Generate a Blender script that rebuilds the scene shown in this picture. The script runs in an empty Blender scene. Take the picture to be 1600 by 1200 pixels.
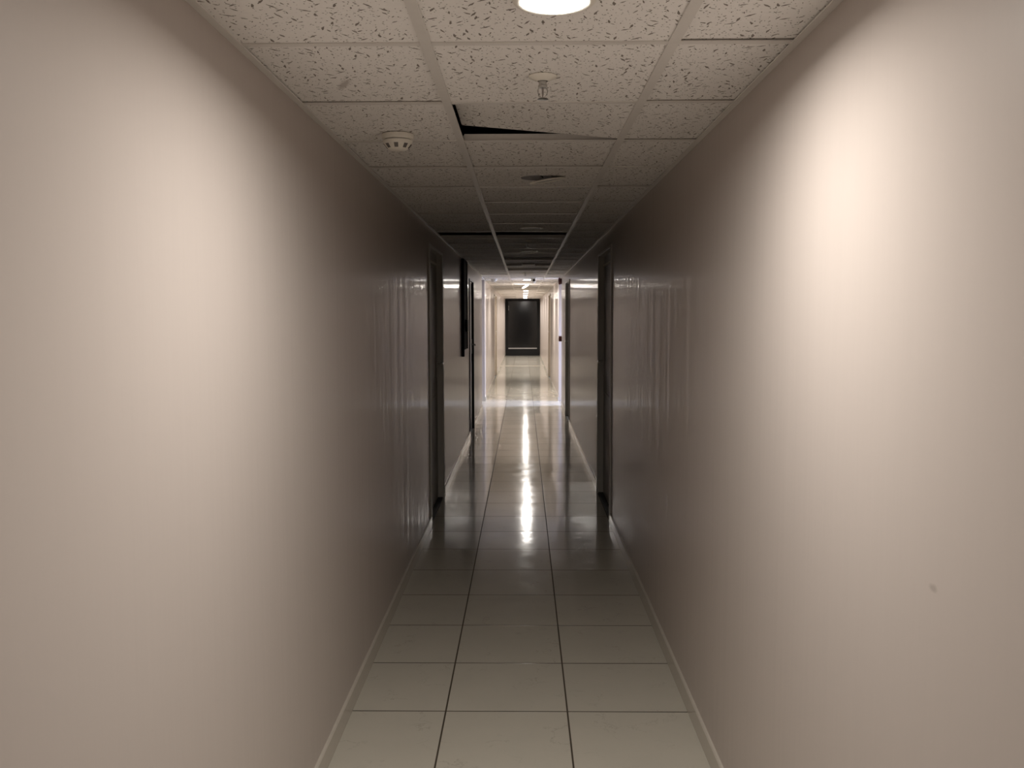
import bpy, bmesh, math, random
from mathutils import Matrix, Vector
random.seed(7)
S = bpy.context.scene
COL = S.collection
PI = math.pi

# ------------------------------------------------------------------ helpers
def link(name, bm, mat, parent=None, smooth=False):
    me = bpy.data.meshes.new(name)
    bmesh.ops.recalc_face_normals(bm, faces=bm.faces)
    if smooth:
        for f in bm.faces:
            f.smooth = True
    bm.to_mesh(me)
    bm.free()
    mats = mat if isinstance(mat, (list, tuple)) else [mat]
    for m in mats:
        me.materials.append(m)
    o = bpy.data.objects.new(name, me)
    COL.objects.link(o)
    if parent:
        o.parent = parent
    if smooth:
        md = o.modifiers.new('edges', 'EDGE_SPLIT')
        md.split_angle = math.radians(38)
    return o

def box(bm, x0, x1, y0, y1, z0, z1, M=None, bevel=0.0, mi=0):
    vs = [bm.verts.new((x, y, z)) for x in (x0, x1) for y in (y0, y1) for z in (z0, z1)]
    idx = [(0, 1, 3, 2), (4, 6, 7, 5), (0, 4, 5, 1), (2, 3, 7, 6), (0, 2, 6, 4), (1, 5, 7, 3)]
    fs = [bm.faces.new([vs[i] for i in q]) for q in idx]
    for f in fs:
        f.material_index = mi
    if bevel:
        es = list({e for f in fs for e in f.edges})
        r = bmesh.ops.bevel(bm, geom=es, offset=bevel, segments=2, profile=0.5, affect='EDGES')
        vs = list({v for f in r['faces'] for v in f.verts} | {v for v in vs if v.is_valid})
    if M is not None:
        bmesh.ops.transform(bm, matrix=M, verts=vs)
    return vs

def lathe(bm, prof, n=32, M=None, mi=0):
    """prof: list of (r, z) swept round Z; r == 0 closes to a point."""
    rings = []
    for r, z in prof:
        if r < 1e-6:
            rings.append([bm.verts.new((0, 0, z))])
        else:
            rings.append([bm.verts.new((r * math.cos(2 * PI * i / n), r * math.sin(2 * PI * i / n), z)) for i in range(n)])
    for a, b in zip(rings, rings[1:]):
        for i in range(n):
            j = (i + 1) % n
            if len(a) == 1 and len(b) == 1:
                continue
            if len(a) == 1:
                f = bm.faces.new((a[0], b[i], b[j]))
            elif len(b) == 1:
                f = bm.faces.new((a[i], a[j], b[0]))
            else:
                f = bm.faces.new((a[i], a[j], b[j], b[i]))
            f.material_index = mi
    vs = [v for r in rings for v in r]
    if M is not None:
        bmesh.ops.transform(bm, matrix=M, verts=vs)
    return vs

def tube(bm, pts, r, n=12):
    pts = [Vector(p) for p in pts]
    rings = []
    for i, p in enumerate(pts):
        d = (pts[min(i + 1, len(pts) - 1)] - pts[max(i - 1, 0)]).normalized()
        q = d.to_track_quat('Z', 'Y').to_matrix()
        rings.append([bm.verts.new(p + q @ Vector((r * math.cos(2 * PI * k / n), r * math.sin(2 * PI * k / n), 0))) for k in range(n)])
    for a, b in zip(rings, rings[1:]):
        for k in range(n):
            bm.faces.new((a[k], a[(k + 1) % n], b[(k + 1) % n], b[k]))
    bm.faces.new(rings[0][::-1])
    bm.faces.new(rings[-1])

def empty(name, loc, rot=(0, 0, 0)):
    o = bpy.data.objects.new(name, None)
    o.empty_display_size = 0.05
    COL.objects.link(o)
    o.location = loc
    o.rotation_euler = rot
    return o

def tag(o, label, cat, group=None):
    o['label'] = label
    o['category'] = cat
    if group:
        o['group'] = group
    return o

def struct(o, label=None, cat=None):
    o['kind'] = 'structure'
    if label:
        o['label'] = label
    if cat:
        o['category'] = cat
    return o

# ------------------------------------------------------------------ materials
class NT:
    def __init__(self, name):
        self.m = bpy.data.materials.new(name)
        self.m.use_nodes = True
        self.t = self.m.node_tree
        self.b = self.t.nodes['Principled BSDF']
    def n(self, typ, **kw):
        x = self.t.nodes.new(typ)
        for k, v in kw.items():
            setattr(x, k, v)
        return x
    def l(self, a, b):
        self.t.links.new(a, b)
    def put(self, sock, v):
        if isinstance(v, bpy.types.NodeSocket):
            self.l(v, sock)
        else:
            sock.default_value = v
    def math(self, op, a, b=0.0, c=0.0, clamp=False):
        x = self.n('ShaderNodeMath', operation=op, use_clamp=clamp)
        for i, v in enumerate((a, b, c)):
            self.put(x.inputs[i], v)
        return x.outputs[0]
    def vmath(self, op, a, b=(0, 0, 0), out=0):
        x = self.n('ShaderNodeVectorMath', operation=op)
        self.put(x.inputs[0], a)
        self.put(x.inputs[1], b)
        return x.outputs[out]
    def scale(self, a, s):
        x = self.n('ShaderNodeVectorMath', operation='SCALE')
        self.put(x.inputs[0], a)
        x.inputs['Scale'].default_value = s
        return x.outputs[0]
    def obj(self):
        return self.n('ShaderNodeTexCoord').outputs['Object']
    def noise(self, vec, scale, detail=3, rough=0.5, out='Fac'):
        x = self.n('ShaderNodeTexNoise')
        self.put(x.inputs['Vector'], vec)
        x.inputs['Scale'].default_value = scale
        x.inputs['Detail'].default_value = detail
        x.inputs['Roughness'].default_value = rough
        return x.outputs[out]
    def mix(self, f, a, b):
        x = self.n('ShaderNodeMix', data_type='RGBA')
        self.put(x.inputs[0], f)
        self.put(x.inputs[6], a)
        self.put(x.inputs[7], b)
        return x.outputs[2]
    def ramp(self, f, lo, hi, a=0.0, b=1.0):
        x = self.n('ShaderNodeMapRange', clamp=True)
        self.put(x.inputs[0], f)
        for i, v in zip((1, 2, 3, 4), (lo, hi, a, b)):
            x.inputs[i].default_value = v
        return x.outputs[0]
    def bump(self, h, strength, dist, normal=None):
        x = self.n('ShaderNodeBump')
        x.inputs['Strength'].default_value = strength
        x.inputs['Distance'].default_value = dist
        self.l(h, x.inputs['Height'])
        if normal is not None:
            self.l(normal, x.inputs['Normal'])
        return x.outputs[0]

def c4(r, g, b):
    return (r, g, b, 1.0)

def plain(name, col, rough=0.5, metal=0.0, spec=0.5, grain=0.04, gs=60.0):
    k = NT(name)
    nz = k.noise(k.obj(), gs, 3)
    a = c4(*[v * (1 - grain) for v in col])
    b = c4(*[min(1, v * (1 + grain)) for v in col])
    k.l(k.mix(nz, a, b), k.b.inputs['Base Color'])
    k.b.inputs['Roughness'].default_value = rough
    k.b.inputs['Metallic'].default_value = metal
    k.b.inputs['Specular IOR Level'].default_value = spec
    return k.m

def wall_paint():
    k = NT('wall_satin_paint')
    o = k.obj()
    big = k.noise(o, 1.3, 4)
    fine = k.noise(o, 45, 3)
    col = k.mix(big, c4(0.500, 0.446, 0.413), c4(0.522, 0.468, 0.433))
    # small scuffs
    sc = k.ramp(k.noise(k.vmath('MULTIPLY', o, (1, 9, 3.5)), 1.0, 5, 0.65), 0.74, 0.80)
    col = k.mix(k.math('MULTIPLY', sc, 0.12), col, c4(0.33, 0.29, 0.26))
    # one small knock in the right-hand wall
    dv = k.vmath('MULTIPLY', k.vmath('SUBTRACT', o, (0.668, 1.425, 1.142)), (1.0, 60.0, 130.0))
    spot = k.ramp(k.math('ADD', k.vmath('LENGTH', dv, out=1), k.math('MULTIPLY', fine, 0.8)), 0.8, 1.5, 0.45, 0.0)
    col = k.mix(spot, col, c4(0.25, 0.21, 0.19))
    k.l(col, k.b.inputs['Base Color'])
    k.b.inputs['Specular IOR Level'].default_value = WALL_SPEC
    k.b.inputs['Roughness'].default_value = WALL_ROUGH
    # roller strokes run up the wall
    st = k.noise(k.vmath('MULTIPLY', o, (1, 8, 0.5)), 1.0, 5, 0.55)
    n1 = k.bump(st, 0.5, STROKE)
    k.l(n1, k.b.inputs['Coat Normal'])
    k.b.inputs['Coat Weight'].default_value = 0.36
    k.b.inputs['Coat Roughness'].default_value = 0.085
    k.b.inputs['Coat IOR'].default_value = 1.42
    k.l(k.bump(fine, 0.2, 0.0003), k.b.inputs['Normal'])
    return k.m

def floor_tile():
    k = NT('glazed_floor_tile')
    o = k.obj()
    sep = k.n('ShaderNodeSeparateXYZ')
    k.l(o, sep.inputs[0])
    TX, TY = 0.489, 0.4964
    u = k.math('DIVIDE', k.math('ADD', sep.outputs[0], 0.314), TX)
    v = k.math('DIVIDE', k.math('SUBTRACT', sep.outputs[1], 3.452), TY)
    def edge(s, size):
        fr = k.math('FRACT', s)
        d = k.math('MINIMUM', fr, k.math('SUBTRACT', 1.0, fr))
        return k.math('MULTIPLY', d, size)
    d = k.math('MINIMUM', edge(u, TX), edge(v, TY))
    grout = k.ramp(d, 0.0030, 0.0038, 1.0, 0.0)
    lip = k.ramp(d, 0.0030, 0.0052, 0.0, 1.0)
    comb = k.n('ShaderNodeCombineXYZ')
    k.l(k.math('FLOOR', u), comb.inputs[0])
    k.l(k.math('FLOOR', v), comb.inputs[1])
    wn = k.n('ShaderNodeTexWhiteNoise', noise_dimensions='3D')
    k.l(comb.outputs[0], wn.inputs['Vector'])
    shift = k.vmath('ADD', o, k.scale(wn.outputs['Color'], 9.0))
    cloud = k.noise(shift, 3.2, 6, 0.6)
    veinn = k.noise(shift, 5.0, 5, 0.62)
    vein = k.ramp(k.math('ABSOLUTE', k.math('SUBTRACT', veinn, 0.5)), 0.0, 0.012, 1.0, 0.0)
    vein = k.math('MULTIPLY', vein, k.ramp(k.noise(shift, 7.0, 2), 0.52, 0.66))
    col = k.mix(cloud, c4(0.47, 0.445, 0.385), c4(0.54, 0.51, 0.44))
    col = k.mix(k.math('MULTIPLY', vein, 0.28), col, c4(0.17, 0.15, 0.12))
    speck = k.ramp(k.noise(shift, 240, 2), 0.66, 0.72)
    col = k.mix(k.math('MULTIPLY', speck, 0.12), col, c4(0.16, 0.14, 0.11))
    col = k.mix(grout, col, c4(0.07, 0.058, 0.045))
    k.l(col, k.b.inputs['Base Color'])
    smear = k.noise(k.vmath('MULTIPLY', o, (1.0, 0.8, 1)), 6.0, 4)
    rg = k.ramp(smear, 0.3, 0.7, FLOOR_R0, FLOOR_R1)
    k.l(k.math('MAXIMUM', rg, k.math('MULTIPLY', grout, 0.7)), k.b.inputs['Roughness'])
    k.l(k.ramp(grout, 0.0, 1.0, 0.5, 0.05), k.b.inputs['Specular IOR Level'])
    geo = k.n('ShaderNodeNewGeometry')
    tilt = k.vmath('MULTIPLY', k.vmath('SUBTRACT', wn.outputs['Color'], (0.5, 0.5, 0.5)), (0.007, 0.013, 0.0))
    nn = k.vmath('NORMALIZE', k.vmath('ADD', geo.outputs['Normal'], tilt))
    b1 = k.bump(lip, 0.4, 0.0007, nn)
    b2 = k.bump(k.noise(o, 7.0, 3), 0.3, 0.0018, b1)
    k.l(b2, k.b.inputs['Normal'])
    return k.m

def acoustic():
    k = NT('fissured_ceiling_tile')
    o = k.obj()
    warp = k.vmath('SUBTRACT', k.noise(o, 55, 2, 0.5, 'Color'), (0.5, 0.5, 0.5))
    ow = k.vmath('ADD', k.vmath('MULTIPLY', o, (1, 1, 0)), k.scale(warp, 0.008))
    ow = k.vmath('MULTIPLY', ow, (1, 1, 0))
    def strokes(scale, wmax, lmax, thr):
        vo = k.n('ShaderNodeTexVoronoi', voronoi_dimensions='2D', feature='F1')
        k.l(ow, vo.inputs['Vector'])
        vo.inputs['Scale'].default_value = scale
        dv = k.vmath('SUBTRACT', k.scale(ow, scale) if False else ow, vo.outputs['Position'])
        sc = k.n('ShaderNodeSeparateColor')
        k.l(vo.outputs['Color'], sc.inputs[0])
        ro = k.n('ShaderNodeVectorRotate', rotation_type='Z_AXIS')
        k.l(dv, ro.inputs['Vector'])
        k.l(k.math('MULTIPLY_ADD', sc.outputs[0], 2.3, 0.42), ro.inputs['Angle'])
        sp = k.n('ShaderNodeSeparateXYZ')
        k.l(ro.outputs[0], sp.inputs[0])
        L = k.math('MULTIPLY', sc.outputs[1], lmax)
        ux = k.math('ABSOLUTE', sp.outputs[0])
        inL = k.math('SUBTRACT', L, ux)
        W = k.math('MULTIPLY', k.math('DIVIDE', inL, lmax), wmax)
        W = k.math('ADD', W, wmax * 0.35)
        inside = k.math('SUBTRACT', W, k.math('ABSOLUTE', sp.outputs[1]))
        m = k.math('MULTIPLY', k.ramp(inside, 0.0, 0.0006), k.ramp(inL, -0.0006, 0.0004))
        return k.math('MULTIPLY', m, k.math('GREATER_THAN', sc.outputs[2], thr))
    a = strokes(34.0, 0.0030, 0.0150, 0.22)
    b = strokes(85.0, 0.0018, 0.0036, 0.42)
    holes = k.math('MAXIMUM', a, b)
    base = k.mix(k.noise(o, 70, 3), c4(0.83, 0.81, 0.785), c4(0.90, 0.88, 0.855))
    stain = k.ramp(k.noise(o, 1.1, 4, 0.6), 0.55, 0.8)
    base = k.mix(k.math('MULTIPLY', stain, 0.25), base, c4(0.66, 0.62, 0.57))
    col = k.mix(k.math('MULTIPLY', holes, 0.9), base, c4(0.17, 0.145, 0.12))  # pits painted dark for the shade inside them
    # scraped mark on the second left-hand tile
    ro = k.n('ShaderNodeVectorRotate', rotation_type='Z_AXIS')
    k.l(k.vmath('SUBTRACT', o, (-0.515, 2.60, ZC)), ro.inputs['Vector'])
    ro.inputs['Angle'].default_value = 1.15
    dm = k.vmath('LENGTH', k.vmath('MULTIPLY', ro.outputs[0], (16.0, 75.0, 1.0)), out=1)
    smear = k.ramp(k.math('ADD', dm, k.noise(o, 120, 3)), 1.0, 1.7, 0.6, 0.0)
    col = k.mix(smear, col, c4(0.36, 0.32, 0.29))
    k.l(col, k.b.inputs['Base Color'])
    k.b.inputs['Roughness'].default_value = 0.9
    k.b.inputs['Specular IOR Level'].default_value = 0.2
    h = k.math('ADD', k.math('MULTIPLY', holes, -1.0), k.math('MULTIPLY', k.noise(o, 300, 2), 0.2))
    k.l(k.bump(h, 0.6, 0.002), k.b.inputs['Normal'])
    return k.m

ZC = 2.242
STROKE = 0.0075
WALL_ROUGH, WALL_SPEC = 0.4, 0.05
FLOOR_R0, FLOOR_R1 = 0.08, 0.135

M_wall = wall_paint()
M_floor = floor_tile()
M_tile = acoustic()
M_grid = plain('painted_tee_bar', (0.74, 0.715, 0.68), 0.45)
M_base = plain('skirting_tile', (0.54, 0.50, 0.44), 0.14)
M_slab = plain('plenum_concrete', (0.60, 0.59, 0.60), 0.9)
M_night = plain('black_for_unlit_room', (0.010, 0.010, 0.012), 0.9)  # near-black stands in for the darkness of an unlit room
M_white = plain('white_plastic', (0.86, 0.83, 0.75), 0.35)
M_vent = plain('dark_vent_mesh', (0.16, 0.15, 0.14), 0.6)
M_frame = plain('grey_door_frame', (0.54, 0.52, 0.48), 0.42)
M_leaf = plain('dark_grey_door', (0.40, 0.385, 0.36), 0.45)
M_transom = plain('transom_grey', (0.54, 0.525, 0.50), 0.4)
M_blackdoor = plain('near_black_door', (0.028, 0.027, 0.027), 0.4)
M_steel = plain('brushed_steel', (0.62, 0.60, 0.57), 0.28, 1.0)
M_dark = plain('black_rubber', (0.012, 0.012, 0.012), 0.6)
M_panel = plain('black_board', (0.018, 0.018, 0.018), 0.8, spec=0.15)
M_red = plain('red_alarm_plastic', (0.13, 0.035, 0.032), 0.5)
M_red2 = plain('worn_red_plate', (0.17, 0.05, 0.045), 0.4)
M_chrome = plain('sprinkler_metal', (0.55, 0.54, 0.52), 0.3, 1.0)
M_bulb = plain('red_glass_bulb', (0.30, 0.26, 0.24), 0.2)
M_can = plain('downlight_can', (0.30, 0.29, 0.28), 0.5)
M_off = plain('unlit_diffuser', (0.40, 0.39, 0.38), 0.5)
M_cream = plain('cream_door', (0.50, 0.44, 0.37), 0.35)
M_endframe = plain('black_metal_frame', (0.012, 0.012, 0.012), 0.6, spec=0.2)
M_sill = plain('aluminium_bead', (0.55, 0.55, 0.55), 0.35, 0.7)

def emissive(name, col, s):
    k = NT(name)
    k.b.inputs['Base Color'].default_value = c4(0.8, 0.8, 0.8)
    k.b.inputs['Emission Color'].default_value = c4(*col)
    k.b.inputs['Emission Strength'].default_value = s
    return k.m
LAMP_COL = (1.0, 0.945, 0.875)
NEAR_R, NEAR_E, FAR_R, FAR_E, BACK_E = 25.0, 14.8, 68.0, 24.0, 0.8
M_lit_near = emissive('lit_diffuser_near', LAMP_COL, NEAR_R)
M_lit = emissive('lit_diffuser', LAMP_COL, FAR_R)

def glass(name):
    k = NT(name)
    k.b.inputs['Base Color'].default_value = c4(0.80, 0.84, 0.90)
    k.b.inputs['Transmission Weight'].default_value = 1.0
    k.b.inputs['Roughness'].default_value = 0.10
    k.b.inputs['IOR'].default_value = 1.45
    return k.m
M_glass = glass('door_glass')

# ------------------------------------------------------------------ dimensions (metres; eye at x=0, y=0)
EYE = 1.587
XL, XR = -0.702, 0.668          # near walls
FL, FR = -0.715, 0.652          # walls beyond the cross passage
ZC = 2.242                      # underside of ceiling grid
YB, YE = -3.4, 35.2             # corridor ends
P0, P1 = 15.0, 16.4             # cross passage (left mouth)
P0R = 15.6                      # the right mouth is narrower
ROW0, ROWH = 2.203, 0.602
CX0, CX1 = -0.236, 0.364        # main runners
ZTOP = 2.80
LX = 0.065                      # downlight line

# ------------------------------------------------------------------ floor
bm = bmesh.new()
vs = [bm.verts.new(p) for p in ((-4.2, YB, 0), (4.2, YB, 0), (4.2, YE + 2.2, 0), (-4.2, YE + 2.2, 0))]
bm.faces.new(vs)
fl = struct(link('floor', bm, M_floor), 'glossy beige ceramic tile floor with dark grout lines', 'floor')

# ------------------------------------------------------------------ walls
def wall(name, xin, side, y0, y1, openings, label):
    """wall slab whose inner face is at xin; openings: (ya, yb, ztop)"""
    bm = bmesh.new()
    xo = xin + side * 0.14
    a, b = min(xin, xo), max(xin, xo)
    y = y0
    for ya, yb, zt in openings:
        box(bm, a, b, y, ya, 0, ZTOP)
        box(bm, a, b, ya, yb, zt, ZTOP)
        y = yb
    box(bm, a, b, y, y1, 0, ZTOP)
    return struct(link(name, bm, M_wall), label, 'wall')

DL1 = (6.64, 7.64, 2.115)
DL2 = (11.55, 12.40, 2.06)
DL3 = (21.9, 23.5, 2.10)
DR1 = (6.76, 7.86, 2.115)
DR2 = (12.85, 13.95, 2.10)
DR3 = (21.4, 23.0, 2.10)
wall('wall_left', XL, -1, YB, P0, [DL1, DL2], 'long beige satin wall on the left of the corridor')
wall('wall_left.001', FL, -1, P1, YE, [DL3], 'left beige wall of the lit far corridor')
wall('wall_right', XR, 1, YB, P0R, [DR1, DR2], 'long beige satin wall on the right of the corridor')
wall('wall_right.001', FR, 1, P1, YE, [DR3], 'right beige wall of the lit far corridor')

# cross passage: side walls and end walls with a window each
def passage(side, n, P0):
    bm = bmesh.new()
    xa = (XL if side < 0 else XR) + side * 0.14
    xb = -3.6 if side < 0 else 2.6
    a, b = min(xa, xb), max(xa, xb)
    box(bm, a, b, P0 - 0.14, P0, 0, ZTOP)
    xa2 = (FL if side < 0 else FR) + side * 0.14
    a, b = min(xa2, xb), max(xa2, xb)
    box(bm, a, b, P1, P1 + 0.14, 0, ZTOP)
    # end wall with window opening
    e0, e1 = sorted((xb, xb + side * 0.14))
    box(bm, e0, e1, P0 - 0.14, P1 + 0.14, 0, 0.35)
    box(bm, e0, e1, P0 - 0.14, P1 + 0.14, 2.12, ZTOP)
    box(bm, e0, e1, P0 - 0.14, P0 + 0.12, 0.35, 2.12)
    box(bm, e0, e1, P1 - 0.12, P1 + 0.14, 0.35, 2.12)
    struct(link('wall_passage_' + ('left' if side < 0 else 'right'), bm, M_wall), 'walls of the side passage opening off the corridor', 'wall')
    # window frame
    bm = bmesh.new()
    w0, w1 = P0 + 0.12, P1 - 0.12
    f0, f1 = sorted((xb + side * 0.03, xb + side * 0.09))
    box(bm, f0, f1, w0, w1, 0.35, 0.41)
    box(bm, f0, f1, w0, w1, 2.06, 2.12)
    box(bm, f0, f1, w0, w0 + 0.06, 0.41, 2.06)
    box(bm, f0, f1, w1 - 0.06, w1, 0.41, 2.06)
    box(bm, f0, f1, (w0 + w1) / 2 - 0.025, (w0 + w1) / 2 + 0.025, 0.41, 2.06)
    w = struct(link('window_%d' % n, bm, M_white), 'white window frame at the end of the side passage', 'window')
    L = bpy.data.lights.new('daylight_through_window', 'AREA')
    L.shape = 'RECTANGLE'
    L.size, L.size_y = 1.7, P1 - P0 - 0.3
    L.energy = DAY
    L.color = (0.56, 0.66, 1.0)
    L.spread = math.radians(90)
    lo = bpy.data.objects.new('daylight_through_window', L)
    COL.objects.link(lo)
    lo.location = (xb + side * 0.02, (P0 + P1) / 2, 1.24)
    lo.rotation_euler = (Matrix.Rotation(math.radians(-22 * side), 3, 'Y') @ Matrix(((0, 0, side), (0, 1, 0), (-side, 0, 0)))).to_euler()   # -Z looks into the passage, tilted down
DAY = 1.5
passage(-1, 1, P0)
DAY = 58.0
passage(1, 2, P0R)

bm = bmesh.new()
box(bm, XL - 0.14, XR + 0.14, YB - 0.14, YB, 0, ZTOP)
struct(link('wall_back', bm, M_wall), 'beige wall closing the corridor behind the viewer', 'wall')

# room beyond the end glazing, its darkness put into near-black paint
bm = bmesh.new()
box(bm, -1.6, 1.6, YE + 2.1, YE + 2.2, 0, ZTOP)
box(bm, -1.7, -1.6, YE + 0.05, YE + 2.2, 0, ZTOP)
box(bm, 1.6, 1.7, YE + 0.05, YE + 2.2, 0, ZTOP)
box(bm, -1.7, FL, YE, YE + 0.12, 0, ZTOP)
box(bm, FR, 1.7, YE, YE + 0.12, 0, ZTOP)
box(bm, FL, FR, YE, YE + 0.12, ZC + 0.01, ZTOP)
struct(link('wall_end', bm, M_night), 'room painted black for darkness behind the glazed end of the corridor', 'wall')

# ------------------------------------------------------------------ slab over everything
bm = bmesh.new()
box(bm, -4.2, 4.2, YB - 0.2, YE + 2.3, ZTOP, ZTOP + 0.15)
struct(link('ceiling_slab', bm, M_slab), 'dark concrete slab above the suspended ceiling', 'ceiling')

# ------------------------------------------------------------------ suspended ceiling
cols = [(XL, CX0), (CX0, CX1), (CX1, XR)]
def rows():
    k = -9
    while True:
        y = ROW0 + k * ROWH
        if y > YE - 0.02:
            return
        yield k, y, min(y + ROWH, YE)
        k += 1
lamp_rows = {}
for k in range(-2, 14):
    lamp_rows[-1 + 4 * k] = ROW0 + (-1 + 4 * k) * ROWH + ROWH / 2     # row index -> lamp y
LAMP_Y = [ROW0 + (-1 + 4 * k) * ROWH + ROWH / 2 for k in range(0, 14)]
HOLE = 0.078

# tiles that sit out of place: (column, row) -> (raise at left, raise at right, raise at near, raise at far)
moved = {
    (1, 1): dict(left=0.052, far=0.0, cut=0.024),
    (0, 8): dict(left=0.0, far=0.046),
    (1, 8): dict(left=0.014, far=0.040),
    (1, 13): dict(left=0.0, far=0.034),
    (1, 15): dict(left=0.0, far=0.040),
    (1, 17): dict(left=0.0, far=0.044),
}
G = 0.0045     # edge gap of a tile from the module line
TZ0, TZ1 = ZC + 0.0035, ZC + 0.0185

def holed_tile(bm, x0, x1, y0, y1, cx, cy, r, n=40):
    """a slab with a round hole"""
    def edgept(a):
        dx, dy = math.cos(a), math.sin(a)
        ts = []
        if dx > 1e-9: ts.append((x1 - cx) / dx)
        if dx < -1e-9: ts.append((x0 - cx) / dx)
        if dy > 1e-9: ts.append((y1 - cy) / dy)
        if dy < -1e-9: ts.append((y0 - cy) / dy)
        t = min(ts)
        return cx + dx * t, cy + dy * t
    angs = sorted([2 * PI * i / n for i in range(n)] + [math.atan2(y - cy, x - cx) % (2 * PI) for x in (x0, x1) for y in (y0, y1)])
    angs = [a for i, a in enumerate(angs) if i == 0 or a - angs[i - 1] > 1e-5]
    L = {}
    for z in (TZ0, TZ1):
        L[z] = ([bm.verts.new((cx + r * math.cos(a), cy + r * math.sin(a), z)) for a in angs],
                [bm.verts.new((*edgept(a), z)) for a in angs])
    m = len(angs)
    for i in range(m):
        j = (i + 1) % m
        bm.faces.new((L[TZ0][0][i], L[TZ0][1][i], L[TZ0][1][j], L[TZ0][0][j]))
        bm.faces.new((L[TZ1][0][i], L[TZ1][0][j], L[TZ1][1][j], L[TZ1][1][i]))
        bm.faces.new((L[TZ0][0][i], L[TZ0][0][j], L[TZ1][0][j], L[TZ1][0][i]))
        bm.faces.new((L[TZ0][1][i], L[TZ1][1][i], L[TZ1][1][j], L[TZ0][1][j]))

bm = bmesh.new()
rt = random.Random(3)
for k, y0, y1 in rows():
    for c, (x0, x1) in enumerate(cols):
        if (c, k) in moved:
            continue
        sx = rt.uniform(-0.002, 0.002)
        sy = rt.uniform(-0.0035, 0.0035)
        if c == 0: xa, xb = x0 + 0.004, x1 - G
        elif c == 2: xa, xb = x0 + G, x1 - 0.004
        else: xa, xb = x0 + G + sx, x1 - G + sx
        ya, yb = y0 + G + sy, y1 - G + sy
        if c == 1 and k in lamp_rows:
            holed_tile(bm, xa, xb, ya, yb, LX, lamp_rows[k], HOLE)
        else:
            dz = rt.choice((0.0, 0.002, 0.004, 0.0055))     # not every tile is seated flat on its bars
            box(bm, xa, xb, ya, yb, TZ0 + dz, TZ1 + dz)
struct(link('ceiling', bm, M_tile), 'suspended ceiling of white fissured acoustic tiles', 'ceiling')

# passage ceilings
for side, nm in ((-1, 'ceiling.001'), (1, 'ceiling.002')):
    bm = bmesh.new()
    xa = (FL if side < 0 else XR)
    a, b = sorted((xa, -3.6 if side < 0 else 2.6))
    box(bm, a, b, P0 if side < 0 else P0R, P1, ZC, ZC + 0.02)
    struct(link(nm, bm, M_tile), 'ceiling of the side passage', 'ceiling')

# tee bars
bm = bmesh.new()
HW = 0.0135
for x in (CX0, CX1):
    box(bm, x - HW, x + HW, YB, YE, ZC, ZC + 0.003)
    box(bm, x - 0.0015, x + 0.0015, YB, YE, ZC + 0.003, ZC + 0.034)
HC = 0.011
for k, y0, y1 in rows():
    for x0, x1 in ((XL, CX0 - HW), (CX0 + HW, CX1 - HW), (CX1 + HW, XR)):
        box(bm, x0, x1, y0 - HC, y0 + HC, ZC + 0.0004, ZC + 0.0032)
        box(bm, x0, x1, y0 - 0.0015, y0 + 0.0015, ZC + 0.0032, ZC + 0.028)
for x0, x1, y0, y1 in ((XL, XL + 0.02, YB, P0), (FL, FL + 0.02, P1, YE), (XR - 0.02, XR, YB, P0R), (FR - 0.02, FR, P1, YE)):
    box(bm, x0, x1, y0, y1, ZC - 0.001, ZC + 0.0028)
struct(link('trim_1', bm, M_grid), 'off-white metal tee grid holding the ceiling tiles', 'ceiling grid')

tile_labels = {
    (1, 1): 'ceiling tile tilted up on its left side, showing a dark wedge gap beyond the near lamp',
    (0, 8): 'lifted ceiling tile in the left column, dark gap along its far edge',
    (1, 8): 'lifted middle ceiling tile just before the second sprinkler, dark gap at far edge',
    (1, 13): 'lifted middle ceiling tile, nearest of the three dark slots before the lit far corridor',
    (1, 15): 'lifted middle ceiling tile, second of the three dark slots before the lit far corridor',
    (1, 17): 'lifted middle ceiling tile, farthest of the three dark slots before the lit far corridor',
}
for (c, k), d in moved.items():
    x0, x1 = cols[c]
    y0 = ROW0 + k * ROWH
    y1 = y0 + ROWH
    w, h = (x1 - x0) - 2 * G, ROWH - 2 * G - d.get('cut', 0.0)
    bm = bmesh.new()
    box(bm, 0, -w, 0, h, 0, 0.015)
    o = link('ceiling_tile', bm, M_tile)
    al = math.atan2(d['left'], w)
    be = math.atan2(d['far'], h)
    R = Matrix.Translation((x1 - G, y0 + G , ZC + 0.0038)) @ Matrix.Rotation(be, 4, 'X') @ Matrix.Rotation(al, 4, 'Y')
    o.matrix_world = R
    tag(o, tile_labels[(c, k)], 'ceiling tile')

# ------------------------------------------------------------------ skirting
def skirting(name, xin, side, y0, y1, gaps, label):
    bm = bmesh.new()
    y = y0
    segs = []
    for ya, yb, _ in gaps:
        segs.append((y, ya - 0.065)); y = yb + 0.065
    segs.append((y, y1))
    for a, b in segs:
        t, h, cz = 0.012, 0.078, 0.004
        prof = [(0, 0), (t, 0), (t, h - cz), (t - 0.003, h), (0, h)]
        A = [bm.verts.new((xin - side * p, a, z + 0.0005)) for p, z in prof]
        B = [bm.verts.new((xin - side * p, b, z + 0.0005)) for p, z in prof]
        for i in range(5):
            j = (i + 1) % 5
            bm.faces.new((A[i], A[j], B[j], B[i]))
        bm.faces.new(A[::-1]); bm.faces.new(B)
    return struct(link(name, bm, M_base), label, 'baseboard')
skirting('baseboard_left', XL, -1, YB, P0, [DL1, DL2], 'low beige tile skirting along the left wall')
skirting('baseboard_left.001', FL, -1, P1, YE - 0.05, [DL3], 'skirting of the far left wall')
skirting('baseboard_right', XR, 1, YB, P0R, [DR1, DR2], 'low beige tile skirting along the right wall')
skirting('baseboard_right.001', FR, 1, P1, YE - 0.05, [DR3], 'skirting of the far right wall')
bm = bmesh.new()
box(bm, -3.5, FL + 0.012, P1 - 0.012, P1, 0.0005, 0.078)
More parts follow.
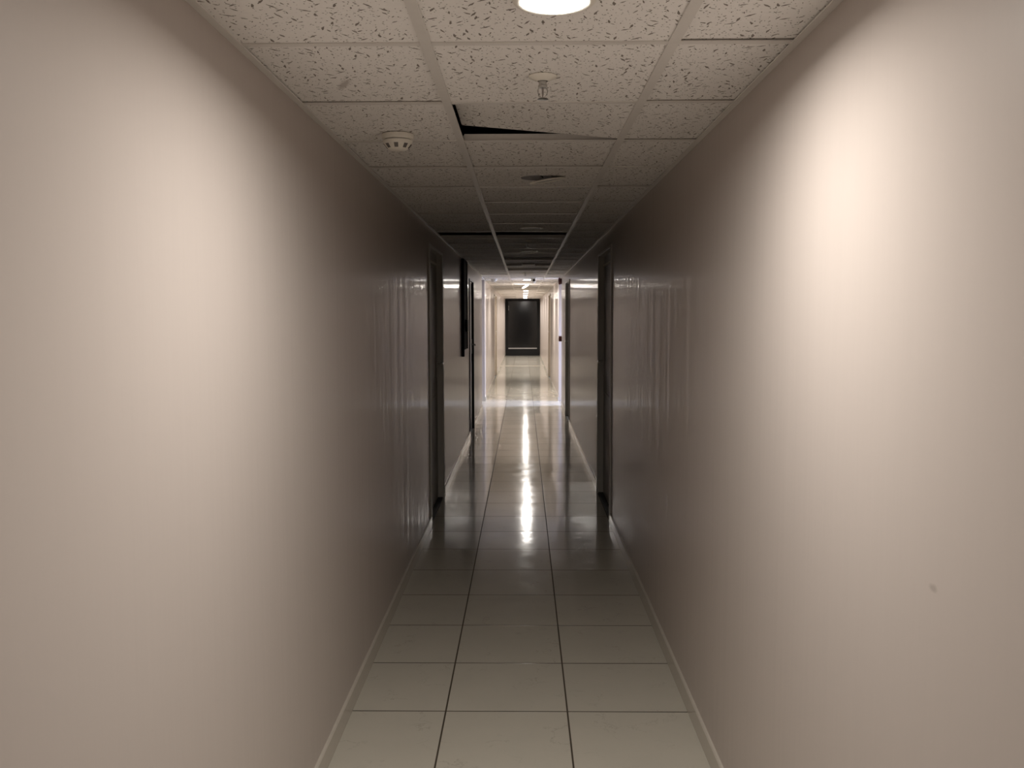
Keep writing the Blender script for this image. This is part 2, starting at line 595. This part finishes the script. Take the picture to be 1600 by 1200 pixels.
struct(link('baseboard_passage', bm, M_base), 'skirting on the far wall of the side passage', 'baseboard')

# ------------------------------------------------------------------ doors
def door(n, xin, side, op, leaf_mat, frame_mat, recess, label, handle=True, leaf_top=2.015, double=False, arch=0.055, proud=0.010, toparch=0.006):
    """side -1: in the left wall.  s(x): depth x into the wall from its face."""
    y0, y1, zt = op
    root = empty('door_%d' % n, (xin, (y0 + y1) / 2, 0))
    struct(root, label, 'door')
    oy = (y0 + y1) / 2
    def bx(bm, d0, d1, a, b, z0, z1, bevel=0.0):
        xs = sorted((side * d0, side * d1))
        return box(bm, xs[0], xs[1], a - oy, b - oy, z0, z1, bevel=bevel)
    bm = bmesh.new()
    J = 0.016
    for a, b in ((y0 - arch, y0 + J), (y1 - J, y1 + arch)):
        bx(bm, -proud, 0.0, a, b, 0, zt + toparch, 0.002)
    bx(bm, -proud, 0.0, y0 + J, y1 - J, zt - J, zt + toparch, 0.002)
    bx(bm, 0.0, 0.13, y0, y0 + J, 0, zt - J)
    bx(bm, 0.0, 0.13, y1 - J, y1, 0, zt - J)
    bx(bm, 0.0, 0.13, y0, y1, zt - J, zt)
    link('door_frame', bm, frame_mat, root)
    if leaf_top < zt - J - 0.01:
        bm = bmesh.new()
        bx(bm, recess, recess + 0.03, y0 + J, y1 - J, leaf_top + 0.012, zt - J)
        tr = link('transom_panel', bm, M_transom, root)
        bm = bmesh.new()
        bx(bm, recess - 0.006, recess + 0.02, y0 + J, y1 - J, leaf_top, leaf_top + 0.014)
        link('edge_highlight', bm, M_white, root)  # white colour stands in for light caught on a metal strip
    top = min(leaf_top, zt - J)
    leaves = [(y0 + J, y1 - J)] if not double else [(y0 + J, oy - 0.002), (oy + 0.002, y1 - J)]
    for i, (a, b) in enumerate(leaves):
        bm = bmesh.new()
        bx(bm, recess, recess + 0.042, a + 0.003, b - 0.003, 0.012, top - 0.003, 0.002)
        lf = link('door_leaf', bm, leaf_mat, root)
        # raised field on the leaf face
        bm = bmesh.new()
        for z0, z1 in ((0.22, 0.92), (1.08, 1.86)):
            bx(bm, recess - 0.005, recess + 0.001, a + 0.13, b - 0.13, z0, z1, 0.002)
        link('leaf_panel', bm, leaf_mat, lf)
        if handle and i == 0:
            hy = b - 0.055 - oy
            bm = bmesh.new()
            bx(bm, recess - 0.008, recess, b - 0.075, b - 0.035, 1.06, 1.26, 0.003)
            link('handle_plate', bm, M_steel, lf)
            bm = bmesh.new()
            tube(bm, [(side * (recess - 0.006), hy, 1.185), (side * (recess - 0.045), hy, 1.185), (side * (recess - 0.056), hy - 0.012, 1.185),
                      (side * (recess - 0.058), hy - 0.03, 1.184), (side * (recess - 0.058), hy - 0.12, 1.180)], 0.009, 10)
            link('door_handle', bm, M_steel, lf, True)
    bm = bmesh.new()
    bx(bm, 0.0, 0.13, y0 + J, y1 - J, 0.0005, 0.010)
    link('threshold', bm, M_dark, root)  # coloured black for the deep shade and reflection at the door's foot
    return root

door(1, XL, -1, DL1, M_leaf, M_frame, 0.042, 'dark grey door in the left wall, nearest to the viewer')
door(2, XL, -1, DL2, M_blackdoor, M_blackdoor, 0.02, 'almost black door in the left wall just past the dark board', leaf_top=2.03)
door(3, XR, 1, DR1, M_leaf, M_frame, 0.042, 'dark grey door in the right wall, nearest to the viewer')
door(4, XR, 1, DR2, M_leaf, M_frame, 0.042, 'grey door in the right wall just before the side passage')
door(5, FL, -1, DL3, M_cream, M_cream, 0.03, 'pale door in the left wall of the far corridor', double=True, leaf_top=2.07)
door(6, FR, 1, DR3, M_cream, M_cream, 0.03, 'pale door in the right wall of the far corridor', double=True, leaf_top=2.07)

# glazed door across the end of the corridor
root = empty('door_7', ((FL + FR) / 2, YE, 0))
struct(root, 'dark glazed door filling the far end of the corridor', 'door')
hw = (FR - FL) / 2 - 0.002
bm = bmesh.new()
box(bm, -hw, -hw + 0.115, -0.03, 0.05, 0.001, ZC)
box(bm, hw - 0.115, hw, -0.03, 0.05, 0.001, ZC)
box(bm, -hw + 0.115, hw - 0.115, -0.03, 0.05, 2.15, ZC)
box(bm, -hw + 0.115, hw - 0.115, -0.03, 0.05, 0.001, 0.27)
link('door_frame', bm, M_endframe, root)
bm = bmesh.new()
box(bm, -hw + 0.115, hw - 0.115, -0.042, 0.02, 0.27, 0.305)
link('glazing_bead', bm, M_sill, root)
bm = bmesh.new()
box(bm, -hw + 0.118, hw - 0.118, 0.0, 0.008, 0.30, 2.15)
link('glass_pane', bm, M_glass, root)
bm = bmesh.new()
tube(bm, [(-hw + 0.13, -0.05, 1.80), (-hw + 0.13, -0.075, 1.80), (-hw + 0.13, -0.075, 1.96), (-hw + 0.13, -0.05, 1.96)], 0.010, 8)
link('bolt', bm, M_steel, root, True)

# threshold strip across the far floor
bm = bmesh.new()
box(bm, FL + 0.013, FR - 0.013, 27.9, 27.99, 0.0005, 0.008, bevel=0.002)
struct(link('trim_2', bm, M_base), 'pale threshold strip across the far corridor floor', 'threshold')

# ------------------------------------------------------------------ downlights
LIT = {0: 0, 6: 1, 7: 1, 9: 1, 10: 1, 11: 1, 12: 1, 13: 1}
names = {
    0: 'lit round recessed downlight, the big bright one nearest overhead',
    1: 'broken downlight with its disc hanging out of a dark hole in the ceiling',
    2: 'unlit downlight, thin pale ring just before the second sprinkler',
    3: 'unlit downlight, flat pale ring just beyond the second sprinkler',
    4: 'unlit downlight among the dark ceiling slots',
    5: 'unlit downlight just past the last dark ceiling slot',
    6: 'lit downlight first in the bright far row, beside the ceiling camera',
    7: 'lit downlight with its glowing disc hanging askew, second in the bright far row',
    8: 'unlit downlight in the gap of the bright far row',
    9: 'lit downlight, lone oval just after the askew one',
    10: 'lit downlight in the far cluster, topmost of four above the end door',
    11: 'lit downlight in the far cluster, second of four above the end door',
    12: 'lit downlight in the far cluster, third of four above the end door',
    13: 'lit downlight farthest away, just above the dark end door',
}
def add_light(y, e, name='downlight_glow', z=ZC - 0.010, size=0.135, spread=180.0):
    L = bpy.data.lights.new(name, 'AREA')
    L.shape = 'DISK'
    L.size = size
    L.energy = e
    L.color = LAMP_COL
    L.spread = math.radians(spread)
    o = bpy.data.objects.new(name, L)
    COL.objects.link(o)
    o.location = (LX, y, z)
    return o
NEAR_SPREAD = 169.0

def downlight(i, y, lit):
    root = empty('downlight', (LX, y, ZC))
    tag(root, names[i], 'ceiling light', 'recessed downlights along the corridor')
    # can
    bm = bmesh.new()
    lathe(bm, [(0.0765, 0.001), (0.0765, 0.06), (0.0, 0.06)], 32)
    link('housing', bm, M_can if i != 1 else M_slab, root, True)
    T = Matrix.Identity(4)
    if i == 1:
        T = Matrix.Translation((0.050, 0.0, -0.010)) @ Matrix.Rotation(math.radians(-9), 4, 'Y') @ Matrix.Rotation(math.radians(4), 4, 'X')
    if i == 7:
        T = Matrix.Translation((-0.02, 0.0, -0.045)) @ Matrix.Rotation(math.radians(-32), 4, 'Y') @ Matrix.Rotation(math.radians(14), 4, 'X')
    bm = bmesh.new()
    lathe(bm, [(0.070, 0.002), (0.0705, -0.004), (0.076, -0.0065), (0.084, -0.005), (0.088, -0.001), (0.088, 0.0005), (0.070, 0.002)], 40, T)
    link('trim_ring', bm, M_white, root, True)
    bm = bmesh.new()
    dz = 0.0
    if lit:
        dz = 0.006 if i else 0.004        # opal cover bulges a little below its ring
    lathe(bm, [(0, 0.004), (0.0695, 0.004), (0.0695, -0.004), (0.066, -0.005 - dz * 0.45), (0.052, -0.005 - dz * 0.8), (0.03, -0.005 - dz * 0.96), (0, -0.005 - dz)] if lit else
          [(0, -0.001), (0.0695, -0.001), (0.0695, 0.004), (0, 0.004)], 40, T)
    link('diffuser', bm, (M_lit if i else M_lit_near) if lit else M_off, root)
    if i == 1:
        bm = bmesh.new()
        tube(bm, [(-0.03, 0.0, 0.055), (-0.02, 0.005, 0.03), (0.01, 0.0, 0.02), (0.03, 0.0, 0.004)], 0.003, 8)
        link('cable', bm, M_dark, root, True)
    if i == 7:
        for s in (-1, 1):
            bm = bmesh.new()
            tube(bm, [(s * 0.03, 0.0, 0.055), (s * 0.03, 0.0, 0.0), (s * 0.02 - 0.01, 0, -0.04)], 0.002, 8)
            link('cable', bm, M_dark, root, True)
    return root
for i, y in enumerate(LAMP_Y):
    lit = i in LIT
    downlight(i, y, lit)
    if lit:
        add_light(y, NEAR_E if i == 0 else FAR_E, z=ZC - (0.012 if i != 7 else 0.075), spread=NEAR_SPREAD if i == 0 else 162.0)      # the beam the fitting throws
# the same fitting repeats behind the viewer
add_light(LAMP_Y[0] - 4 * ROWH, BACK_E)

# ------------------------------------------------------------------ smoke detectors
def smoke(x, y, label, full=True):
    root = empty('smoke_detector', (x, y, ZC))
    tag(root, label, 'smoke detector')
    bm = bmesh.new()
    lathe(bm, [(0, 0.0), (0.057, 0.0), (0.058, -0.004), (0.057, -0.016), (0.053, -0.019), (0, -0.019)], 40)
    link('mounting_base', bm, M_white, root, True)
    bm = bmesh.new()
    lathe(bm, [(0.049, -0.018), (0.049, -0.0225)], 40)
    link('shadow_gap', bm, M_vent, root, True)
    bm = bmesh.new()
    prof = [(0.0535, -0.022), (0.054, -0.026), (0.050, -0.034), (0.044, -0.042), (0.036, -0.051), (0.028, -0.056), (0.014, -0.0585), (0, -0.059)]
    lathe(bm, [(0, -0.022)] + prof, 40)
    dm = link('sensor_dome', bm, M_white, root, True)
    for a in range(8):
        an = math.radians(-90 + a * 45)
        bm = bmesh.new()
        w = 0.0075
        pts = [(-w, 0.0497, -0.0365), (w, 0.0497, -0.0365), (w * 0.85, 0.0388, -0.0505), (-w * 0.85, 0.0388, -0.0505)]
        outer = [bm.verts.new((p[0], -p[1], p[2])) for p in pts]
        inner = [bm.verts.new((p[0], -p[1] + 0.006, p[2] + 0.004)) for p in pts]
        bm.faces.new(outer)
        for q in range(4):
            bm.faces.new((outer[q], outer[(q + 1) % 4], inner[(q + 1) % 4], inner[q]))
        v = link('vent_slot', bm, M_vent, dm)
        v.rotation_euler = (0, 0, an + PI / 2)
    return root
smoke(-0.455, 3.27, 'cream domed smoke detector on the left ceiling near the lamp')
smoke(-0.525, 15.98, 'small smoke detector on the ceiling at the start of the lit far corridor')

# ------------------------------------------------------------------ sprinklers
def sprinkler(x, y, label):
    root = empty('sprinkler', (x, y, ZC))
    tag(root, label, 'sprinkler', 'ceiling sprinklers along the corridor')
    bm = bmesh.new()
    lathe(bm, [(0.014, -0.012), (0.02, -0.010), (0.036, -0.003), (0.039, 0.0), (0.039, 0.002), (0, 0.002)], 28)
    link('escutcheon', bm, M_white, root, True)
    bm = bmesh.new()
    lathe(bm, [(0, 0.0), (0.011, 0.0), (0.011, -0.022), (0.013, -0.024), (0.013, -0.030), (0, -0.030)], 20)
    link('threaded_body', bm, M_chrome, root, True)
    bm = bmesh.new()
    for s in (-1, 1):
        tube(bm, [(s * 0.010, 0, -0.028), (s * 0.0135, 0, -0.038), (s * 0.011, 0, -0.050), (s * 0.003, 0, -0.058)], 0.0022, 8)
    link('yoke', bm, M_chrome, root, True)
    bm = bmesh.new()
    lathe(bm, [(0, -0.030), (0.0025, -0.031), (0.0028, -0.044), (0.0012, -0.055), (0, -0.056)], 12)
    link('bulb', bm, M_bulb, root, True)
    bm = bmesh.new()
    lathe(bm, [(0, -0.058), (0.013, -0.0585), (0.0155, -0.0605), (0.013, -0.0615), (0, -0.0610)], 20)
    link('deflector', bm, M_chrome, root, True)
sprinkler(0.054, 2.50, 'sprinkler just beyond the near lit downlight')
sprinkler(0.040, 7.86, 'sprinkler hanging in the dark stretch between two unlit rings')
sprinkler(0.030, 13.55, 'sprinkler after the last dark ceiling slot')

# ------------------------------------------------------------------ dark board on left wall
root = empty('wall_board', (XL, 10.42, 1.66))
tag(root, 'tall narrow black board fixed to the left wall between the two doors', 'board')
bm = bmesh.new()
box(bm, 0.0, 0.022, -0.32, 0.30, -0.47, 0.555, bevel=0.003)
link('backing', bm, M_panel, root)
bm = bmesh.new()
box(bm, 0.0, 0.030, -0.34, -0.30, -0.54, 0.57, bevel=0.003)
box(bm, 0.0, 0.030, 0.29, 0.32, -0.47, 0.57, bevel=0.003)
box(bm, 0.0, 0.030, -0.30, 0.29, 0.545, 0.57, bevel=0.003)
link('board_frame', bm, M_panel, root)
bm = bmesh.new()
box(bm, 0.022, 0.040, 0.02, 0.24, -0.26, -0.12, bevel=0.004)
link('holder', bm, M_panel, root)

# ------------------------------------------------------------------ fire alarm devices at the far right corner (fixed on the right wall)
root = empty('alarm_sounder', (XR, P0R - 0.07, 2.18))
tag(root, 'dark red rounded alarm sounder high on the right wall at the side passage', 'alarm sounder')
RX = Matrix.Rotation(math.radians(-90), 4, 'Y')      # local +Z -> -X
bm = bmesh.new()
lathe(bm, [(0, 0.0), (0.050, 0.0), (0.050, 0.02), (0, 0.02)], 28, RX)
link('mounting_base', bm, M_red, root, True)
bm = bmesh.new()
lathe(bm, [(0.046, 0.02), (0.058, 0.024), (0.060, 0.045), (0.050, 0.058), (0.02, 0.064), (0, 0.065)], 28, RX)
link('horn', bm, M_red, root, True)

root = empty('call_point', (XR, P0R - 0.06, 1.180), (0, 0, -PI / 2))
tag(root, 'small dark red call point at chest height on the right wall beside the side passage', 'call point')
bm = bmesh.new()
box(bm, -0.045, 0.045, -0.050, 0.003, -0.047, 0.047, bevel=0.004)
link('casing', bm, M_red, root)
bm = bmesh.new()
box(bm, -0.030, 0.030, -0.0525, -0.049, -0.026, 0.026, bevel=0.001)
link('push_plate', bm, M_red2, root)

# ------------------------------------------------------------------ ceiling camera
root = empty('security_camera', (0.185, 15.75, ZC))
tag(root, 'small white ceiling camera with a dark lens at the start of the far corridor', 'camera')
bm = bmesh.new()
lathe(bm, [(0, 0), (0.045, 0), (0.045, -0.012), (0.030, -0.022), (0, -0.022)], 28)
link('mounting_base', bm, M_white, root, True)
Tc = Matrix.Translation((0, -0.015, -0.048)) @ Matrix.Rotation(math.radians(75), 4, 'X') @ Matrix.Rotation(math.radians(0), 4, 'Z')
bm = bmesh.new()
lathe(bm, [(0, -0.05), (0.030, -0.048), (0.036, -0.03), (0.036, 0.045), (0.030, 0.05), (0.028, 0.042), (0, 0.042)], 28, Tc)
link('camera_body', bm, M_white, root, True)
bm = bmesh.new()
lathe(bm, [(0, 0.0485), (0.012, 0.047), (0.021, 0.0425), (0.021, 0.041), (0, 0.041)], 24, Tc)
link('lens', bm, M_dark, root, True)
bm = bmesh.new()
tube(bm, [(-0.038, 0.0, -0.005), (-0.048, -0.02, -0.03), (-0.040, -0.03, -0.05)], 0.009, 10)
link('bracket', bm, M_white, root, True)

# ------------------------------------------------------------------ world, camera, colour
w = bpy.data.worlds.new('World')
S.world = w
w.use_nodes = True
w.node_tree.nodes['Background'].inputs[0].default_value = (0.05, 0.06, 0.09, 1)
w.node_tree.nodes['Background'].inputs[1].default_value = 0.05

cam = bpy.data.cameras.new('camera')
co = bpy.data.objects.new('camera', cam)
COL.objects.link(co)
cam.sensor_fit = 'HORIZONTAL'
cam.sensor_width = 36.0
F = 1385.0
cam.lens = 36.0 * F / 1600
cam.clip_start = 0.02
pitch = math.atan(107.0 / F)
yaw = math.atan(18.0 / F)
R = Matrix.Rotation(yaw, 4, 'Z') @ Matrix.Rotation(PI / 2 - pitch, 4, 'X') @ Matrix.Rotation(math.radians(-0.12), 4, 'Z')
co.matrix_world = Matrix.Translation((0, 0, EYE)) @ R
S.camera = co

S.view_settings.view_transform = 'Standard'
S.view_settings.look = 'None'
S.view_settings.gamma = 1.0
S.view_settings.use_curve_mapping = False
S.view_settings.exposure = 0.5
S.cycles.use_denoising = True
S.cycles.max_bounces = 12
S.cycles.diffuse_bounces = 8
S.cycles.glossy_bounces = 6
S.cycles.sample_clamp_indirect = 8.0
